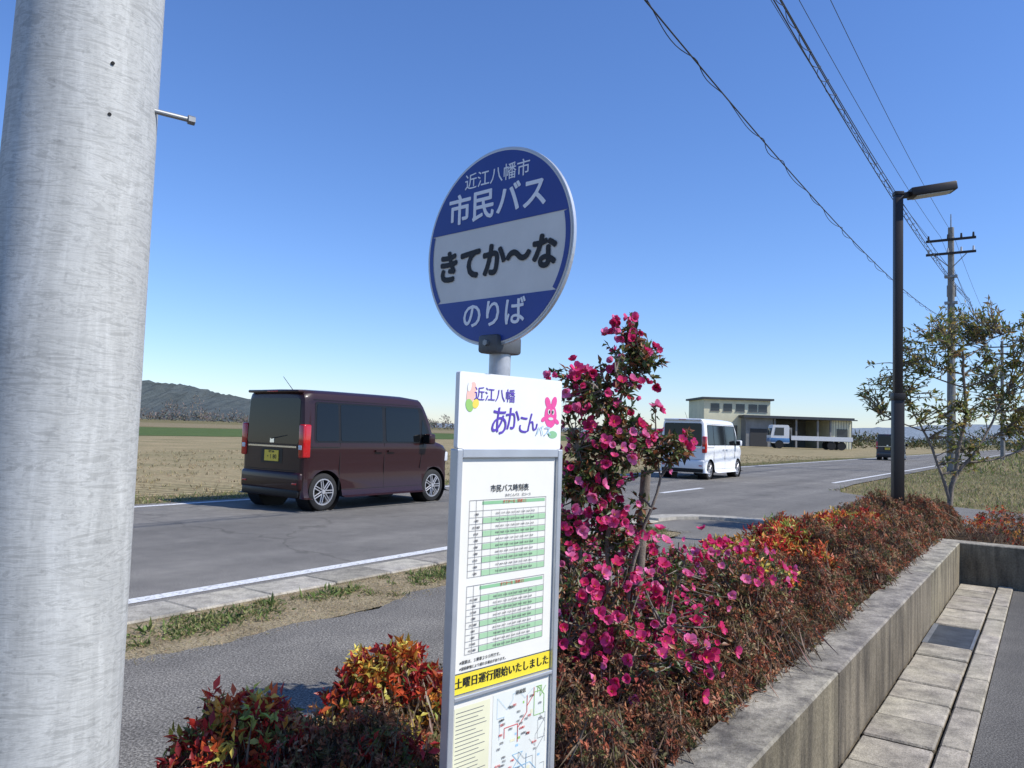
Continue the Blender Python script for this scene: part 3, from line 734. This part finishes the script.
# ------------------------------------------------------------ planting
AZ_P=[(.33,.10,.055),(.40,.15,.075),(.22,.09,.05),(.2,.15,.065),(.44,.22,.12),(.13,.13,.05),(.32,.22,.13)]
NA_P=[(.55,.045,.035),(.66,.13,.04),(.72,.32,.06),(.66,.5,.1),(.34,.36,.08),(.36,.03,.03),(.14,.2,.05)]
def A(r): return np.interp(r,[.9,1.2,1.5,1.9,2.4,3,5,8.5,9.2,11],[.05,.11,.15,.19,.22,.26,.27,.28,.30,.30])
def H(r,s,s0=-1.98,s1=-.85):
    e=np.clip(np.minimum(s-s0,s1-s)/.28,0,1); e=np.sqrt(1-(1-e)**2)
    n=.05*np.sin(r*5.3+s*4)+.04*np.sin(r*9.1-s*7+1)+.03*np.sin(r*17+s*13)+.05*np.sin(r*2.1+.5)
    return .28+(A(r)+n)*e
def mound(r,s,zf,pal_w,pal,nl,L,W,twig,depth,spread=1.0,jit=.2,twc=((.24,.165,.115),(.3,.22,.16))):
    n=len(r); z=zf(r,s)-rng.exponential(depth,n)+rng.normal(size=n)*.018; z=np.maximum(z,.29)
    T=np.array([rs(a,b_,c) for a,b_,c in zip(r,s,z)])
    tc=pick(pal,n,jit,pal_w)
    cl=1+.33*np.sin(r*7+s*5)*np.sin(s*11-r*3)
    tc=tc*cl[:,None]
    dk=np.clip(1-(zf(r,s)-z)/(depth*8),.5,1)[:,None]; tc=tc*dk  # inner shade painted into leaf colour, darker with depth below the top
    k=nl; P=np.repeat(T,k,0)+rng.normal(size=(n*k,3))*L*.3; D=rng.normal(size=(n*k,3))*spread; D[:,2]+=.7
    C=np.repeat(tc,k,0)*(1+rng.normal(size=(n*k,1))*.2); C=np.clip(C,.004,.9)
    sc=.6+.7*rng.random(n*k)
    out=[leaf_arrays(P,D,L*sc,W*sc,C)]
    for q in range(2):
        base=T-np.stack([rng.normal(size=n)*.05,rng.normal(size=n)*.05,np.full(n,twig)],1); d=T-base+(rng.normal(size=(n,3))*.015 if q else 0)
        out.append(leaf_arrays(base,d,np.linalg.norm(d,axis=1)*(.95+.15*q),np.full(n,.0028),pick(twc,n,.2),fold=0,flat=3))
    return out
def samp(n,r0,r1,s0,s1,bias=1.0):
    t=rng.random(n)**bias
    return r0+(r1-r0)*t, s0+(s1-s0)*rng.random(n)
def keep(r,s,f):
    k=f(r,s)>rng.random(len(r)); return r[k],s[k]
gap=lambda r,s: np.clip(1.0-.85*np.exp(-(((r-3.0)/.75)**2+((s+1.62)/.3)**2)),0,1)*np.clip(.75+.5*np.sin(r*8+s*6)*np.sin(s*9-r*4)+.2,.25,1)
parts=[]
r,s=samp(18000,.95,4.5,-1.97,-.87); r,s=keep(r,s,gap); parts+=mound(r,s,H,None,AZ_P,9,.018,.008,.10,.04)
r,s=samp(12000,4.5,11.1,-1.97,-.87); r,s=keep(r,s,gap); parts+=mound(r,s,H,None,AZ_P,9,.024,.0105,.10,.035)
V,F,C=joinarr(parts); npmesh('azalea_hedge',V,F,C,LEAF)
H2=lambda r,s: .28+.2+.05*np.sin(r*6+s*3)+.04*np.sin(s*9)
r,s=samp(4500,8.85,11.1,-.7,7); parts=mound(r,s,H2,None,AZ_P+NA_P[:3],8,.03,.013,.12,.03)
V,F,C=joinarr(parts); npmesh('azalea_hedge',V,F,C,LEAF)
def nandina(c_r,c_s,rad,top,n,L=.042):
    a=rng.random(n)*2*math.pi; q=np.sqrt(rng.random(n))*rad
    r=c_r+q*np.cos(a)*1.25; s=c_s+q*np.sin(a)
    f=lambda r,s:.3+(top-.3)*np.sqrt(np.clip(1-(((r-c_r)/1.25)**2+(s-c_s)**2)/(rad*1.15)**2,.05,1))
    wt=rng.dirichlet(np.array([3,3,2.4,1.8,1.2,2,.8])*1.5)
    return joinarr(mound(r,s,f,wt,NA_P,8,L,.0145,.14,.04,1.1,.2))
for i,(a,b_,c,d,n) in enumerate([(1.36,-1.83,.16,.55,240),(1.86,-1.76,.17,.59,250),(2.2,-1.62,.14,.52,120),(1.05,-1.66,.13,.42,110),(1.6,-1.5,.11,.46,90),(1.25,-1.5,.08,.40,50)]):
    V,F,C=nandina(a,b_,c,d,n,.034); npmesh('nandina_shrub',V,F,C,LEAFG)
parts=[]
for c_r in np.arange(3.9,8.6,.34):
    parts.append(nandina(c_r+random.uniform(-.1,.1),-1.62+random.uniform(-.14,.14),random.uniform(.2,.28),random.uniform(.57,.68),int(random.uniform(190,270)),.045))
for c_r in (4.4,5.3,6.4,7.2): parts.append(nandina(c_r,-1.25,.13,.62,70,.042))
V,F,C=joinarr(parts); npmesh('nandina_hedge',V,F,C,LEAFG)

def tree(name,trunks,limb_ends,tips,leafspec,flowers=None,bark=BARK,r0=.02,sides=6,tw=.0022):
    root=empty(name,(0,0,0)); paths=[]
    segs=[]
    for pts,ra,rb in trunks:
        pts=np.array(pts,float); t=np.linspace(0,1,len(pts)*4); xx=np.stack([np.interp(t*(len(pts)-1),range(len(pts)),pts[:,i]) for i in range(3)],1)
        xx[1:-1]+=rng.normal(size=(len(xx)-2,3))*ra*.25
        rad=np.linspace(ra,rb,len(xx)); paths.append((xx,rad)); segs.append((xx,rad))
    nodes=np.concatenate([a for a,_ in segs]); nr=np.concatenate([b_ for _,b_ in segs]); L2=[];R2=[]
    for e in limb_ends:
        e=np.array(e); lo=nodes[:,2]<e[2]-.25*np.linalg.norm((nodes-e)[:,:2],axis=1)
        dd=np.linalg.norm(nodes-e,axis=1)+np.where(lo,0,10); k=dd.argmin(); a=nodes[k]; ln=np.linalg.norm(nodes[k]-e)
        mid=(a+e)/2+np.array([0,0,-.08*ln])+rng.normal(size=3)*.05*ln
        pth=bez(a,mid,e,9); rad=np.linspace(min(nr[k]*.7,r0),tw*2,9); paths.append((pth,rad)); L2.append(pth[2:]);R2.append(rad[2:])
    nodes=np.concatenate([nodes[len(nodes)//2:]]+L2); nr=np.concatenate([nr[len(nr)//2:]]+R2)
    LP=[];LD=[]
    for e in tips:
        dd=np.linalg.norm(nodes-e,axis=1)+np.where(nodes[:,2]<e[2]+.05,0,.3); k=dd.argmin(); a=nodes[k]; ln=np.linalg.norm(e-a)
        mid=(a+e)/2+rng.normal(size=3)*.12*ln; pth=bez(a,mid,e,5); paths.append((pth,np.linspace(min(tw*2,nr[k]),tw*.6,5)))
        q=rng.random(leafspec['n'])**.6
        start=max(0,1-leafspec['reach']/max(ln,.01)); 
        tt=start+(1-start)*q; idx=tt*4; i0=np.minimum(idx.astype(int),3); f=(idx-i0)[:,None]
        LP.append(pth[i0]*(1-f)+pth[i0+1]*f); dirn=(e-a)/max(ln,.01)
        LD.append(dirn*.7+rng.normal(size=(leafspec['n'],3))*.8)
    V,F=tubes(paths,sides); npmesh('branches',V,F,None,bark,root,True)
    P=np.concatenate(LP);D=np.concatenate(LD); n=len(P); sc=.6+.7*rng.random(n)
    C=pick(leafspec['pal'],n,.22,leafspec.get('w'))
    npmesh('foliage',*leaf_arrays(P,D,leafspec['L']*sc,leafspec['W']*sc,C),leafspec['mat'],root)
    if flowers is not None: npmesh('flowers',*flower_arrays(flowers),PETAL,root)
    return root
def flower_arrays(flowers):
    arr=[]
    for (c,dr_,sz) in flowers:
        c=np.array(c);dr_=np.array(dr_)/np.linalg.norm(dr_); k=random.choice((7,9,11))
        ref=nrm(rng.normal(size=(1,3)))[0]; u=np.cross(dr_,ref);u/=np.linalg.norm(u);v_=np.cross(dr_,u)
        openn=random.uniform(.5,1.4); base=np.array(random.choice([(.72,.06,.22),(.82,.10,.30),(.66,.035,.15),(.87,.22,.44)]))
        an=np.arange(k)/k*2*math.pi+rng.normal(size=k)*.25
        D=(np.cos(an)[:,None]*u+np.sin(an)[:,None]*v_)*openn+dr_*(.35+.5*rng.random((k,1)))
        P=np.repeat(c[None],k,0); Dn=nrm(D); side=nrm(np.cross(Dn,np.repeat(dr_[None],k,0))); up=np.cross(side,Dn)
        Ls=sz*(.75+.5*rng.random((k,1))); Wd=Ls*.36
        V=np.stack([P,P+Dn*Ls*.45+side*Wd+up*.1*Ls,P+Dn*Ls*.85+side*Wd*.9+up*.2*Ls,P+Dn*Ls+up*.12*Ls,P+Dn*Ls*.85-side*Wd*.9+up*.2*Ls,P+Dn*Ls*.45-side*Wd+up*.1*Ls],1).reshape(-1,3)
        b0=np.arange(k)*6
        F=np.concatenate([np.stack([b0,b0+i,b0+i+1],1) for i in (1,2,3,4)])
        Cc=np.repeat(np.clip(base*(1+rng.normal(size=(k,1))*.15),0,.9),6,0); arr.append((V,F,Cc))
        arr.append(leaf_arrays(np.repeat(c[None],6,0),dr_+rng.normal(size=(6,3))*.25,np.full(6,sz*.45),np.full(6,sz*.12),np.tile([[.75,.5,.08]],(6,1))))
    return joinarr(arr)
def cluster(pts,dirs,m,sd):
    out=[]
    for a,b_ in zip(pts,dirs):
        for j in range(random.randint(1,m)):
            out.append((a+rng.normal(size=3)*sd,b_+np.array([.15,-.6,.3])+rng.normal(size=3)*.4,random.uniform(.016,.03)))
    return out
bx,by=.40,3.08
CR=[(.40,3.1,1.28,.19,.19,.30),(.64,3.05,1.27,.12,.10,.09),(.24,3.05,1.47,.10,.1,.15),(.50,3.1,1.62,.14,.12,.15),(.47,3.1,1.75,.05,.06,.09),(.26,3.05,1.12,.13,.15,.17),(.40,3.1,.98,.16,.15,.16),(.2,3.05,.92,.1,.1,.12)]
tips,td=blobpts(CR,500,.2)
le,_=blobpts(CR,18,.2)
ft,fd=blobpts(CR,125,.7)
fl=cluster(ft,fd,4,.026)
CAM_P=[(.08,.12,.035),(.11,.15,.045),(.055,.085,.03),(.26,.1,.05),(.17,.16,.06),(.32,.15,.07)]
tree('camellia_tree',[([(bx,by,.28),(bx+.01,by,.7),(bx-.02,by,1.1),(bx+.06,by+.02,1.6)],.016,.006),([(bx+.02,by,.28),(bx+.1,by,.8),(bx+.2,by-.02,1.15)],.012,.005),([(bx-.02,by,.28),(bx-.1,by,.75),(bx-.13,by-.02,1.25)],.011,.005)],
     list(le),tips,dict(n=12,reach=.13,L=.034,W=.015,pal=CAM_P,mat=LEAFG),fl,r0=.009)
LB=[]
for (r,s,z,a,c) in [(2.75,-1.2,.58,.26,.2),(3.05,-1.45,.68,.33,.22),(3.45,-1.3,.64,.3,.2),(3.2,-1.75,.7,.3,.2),(2.6,-1.45,.62,.25,.25),(3.95,-1.3,.56,.28,.18),(2.75,-1.7,.78,.2,.2),(2.5,-1.12,.5,.2,.14),(4.5,-1.45,.56,.2,.14)]:
    x,y,_=rs(r,s); LB.append((x,y,z,a,a,c))
tips,td=blobpts(LB,860,.5); le,_=blobpts(LB,28,.1); ft,fd=blobpts(LB,340,.92)
tips=tips[tips[:,2]>.32]
kk=ft[:,2]>.42
fl=cluster(ft[kk],fd[kk],3,.03)
x,y,_=rs(3.0,-1.45)
tree('camellia_shrub',[([(x+dx,y+dy,.28),(x+dx*2,y+dy*2,.42),(x+dx*3.5,y+dy*3.5,.6)],.012,.006) for dx,dy in ((.05,0),(-.06,.02),(0,.07),(.02,-.07),(.1,.08))],
     list(le),tips,dict(n=11,reach=.14,L=.032,W=.014,pal=CAM_P+[(.42,.10,.07),(.36,.17,.08)],mat=LEAFG),fl,r0=.008)
st=Build(); st.cyl((.53,3.25,.25),(.57,3.22,1.17),.024,.021,BARK,12); st.done('wooden_stake',None,40)
TB=[(4.95,10.1,1.95,.42,.4,.42),(5.5,10.0,2.55,.5,.45,.45),(6.1,10.2,2.95,.5,.5,.35),(6.5,10.2,2.2,.6,.6,.55),(5.7,9.9,1.7,.5,.5,.35),(7.0,10.1,2.75,.55,.5,.45),(6.9,10.2,1.6,.5,.5,.45),(5.9,10.1,1.2,.3,.3,.3)]
tips,td=blobpts(TB,980,.2); le,_=blobpts(TB,34,.3)
tree('evergreen_tree',[([(5.66,10,.28),(5.75,10,.9),(5.95,10.05,1.7),(5.9,10.05,2.6)],.038,.012),([(5.74,10,.85),(6.1,10,1.3),(6.5,10.1,2.0)],.026,.01),([(5.7,10,.6),(5.5,10,1.2),(5.25,10.1,1.8)],.024,.009)],
     list(le),tips,dict(n=7,reach=.28,L=.08,W=.028,pal=[(.2,.24,.07),(.3,.3,.09),(.42,.34,.1),(.12,.16,.05),(.36,.25,.1)],mat=LEAF),None,r0=.016,tw=.004)

# grasses
def grass(name,n,r0,r1,s0,s1,z,h,pal,wd=.006,dens=None,bias=1,lean=.5,mat=DRY,clump=0):
    r,s=samp(n,r0,r1,s0,s1,bias)
    if dens is not None:
        k=dens(r,s)>rng.random(n); r,s=r[k],s[k]
    if clump:
        c=rng.integers(0,len(r),max(1,len(r)//clump)); i=rng.integers(0,len(c),len(r)); r=r[c][i]+rng.normal(size=len(r))*.03; s=s[c][i]+rng.normal(size=len(s))*.03
    n=len(r); P=np.stack([s*DY+r*DX,-s*DX+r*DY,np.full(n,z)],1); D=rng.normal(size=(n,3))*lean; D[:,2]=1
    return npmesh(name,*leaf_arrays(P,D,h*(.4+rng.random(n)),np.full(n,wd)*(.6+.8*rng.random(n)),pick(pal,n,.2),fold=.1,flat=3),mat)
TAN=[(.45,.37,.23),(.36,.29,.17),(.28,.23,.13)]; GRN=[(.15,.2,.06),(.2,.24,.08),(.1,.16,.045)]
patch=lambda r,s: np.clip((.6+.6*np.sin(r*2.7+s*3)+.5*np.sin(r*6.1+2))*np.exp(-((s+4.27)/.17)**2),0.02,1)
grass('kerb_weeds',30000,1.5,9.5,-4.46,-3.85,.075,.042,GRN+[(.27,.26,.11),(.33,.27,.15)],.011,patch,clump=16,lean=1.4,mat=LEAF)
kw=lambda r,s: np.clip((.2+.6*np.sin(r*2.1+1)+.5*np.sin(r*5.1))*np.exp(-((s+4.3)/.12)**2),0,1)
grass('kerb_weeds',2200,1.5,9.5,-4.46,-3.95,.075,.08,GRN+[(.3,.27,.13)],.018,kw,clump=10,lean=1.1,mat=LEAF)
grass('dead_grass',18000,1.5,9.5,-4.53,-3.74,.08,.025,TAN,.0035,lean=2.0)
grass('verge_grass',26000,-5,60,-12.6,-11.4,-.01,.06,TAN+[GRN[1],GRN[0]],.012,bias=1.5,lean=.9)
grass('field_stubble',36000,-5,60,-30,-12.6,-.015,.08,TAN,.016,bias=1.4,lean=.4,clump=6)
gdens=lambda r,s:(r>20.9-(s+4.4)*.78)*np.clip(.75+.5*np.sin(r*1.3+s*.8)*np.sin(s*1.7-r*.5),.2,1)
grass('roadside_grass',60000,17.8,46,-4.7,12,-.03,.11,TAN+TAN[:2]+GRN[:2]+[(.3,.3,.11)],.016,gdens,bias=1.3,lean=.7)
grass('roadside_grass',26000,40,130,-4.5,40,-.03,.25,TAN+GRN[:2]+[(.3,.3,.11)],.06,None,lean=.5)
print('done')
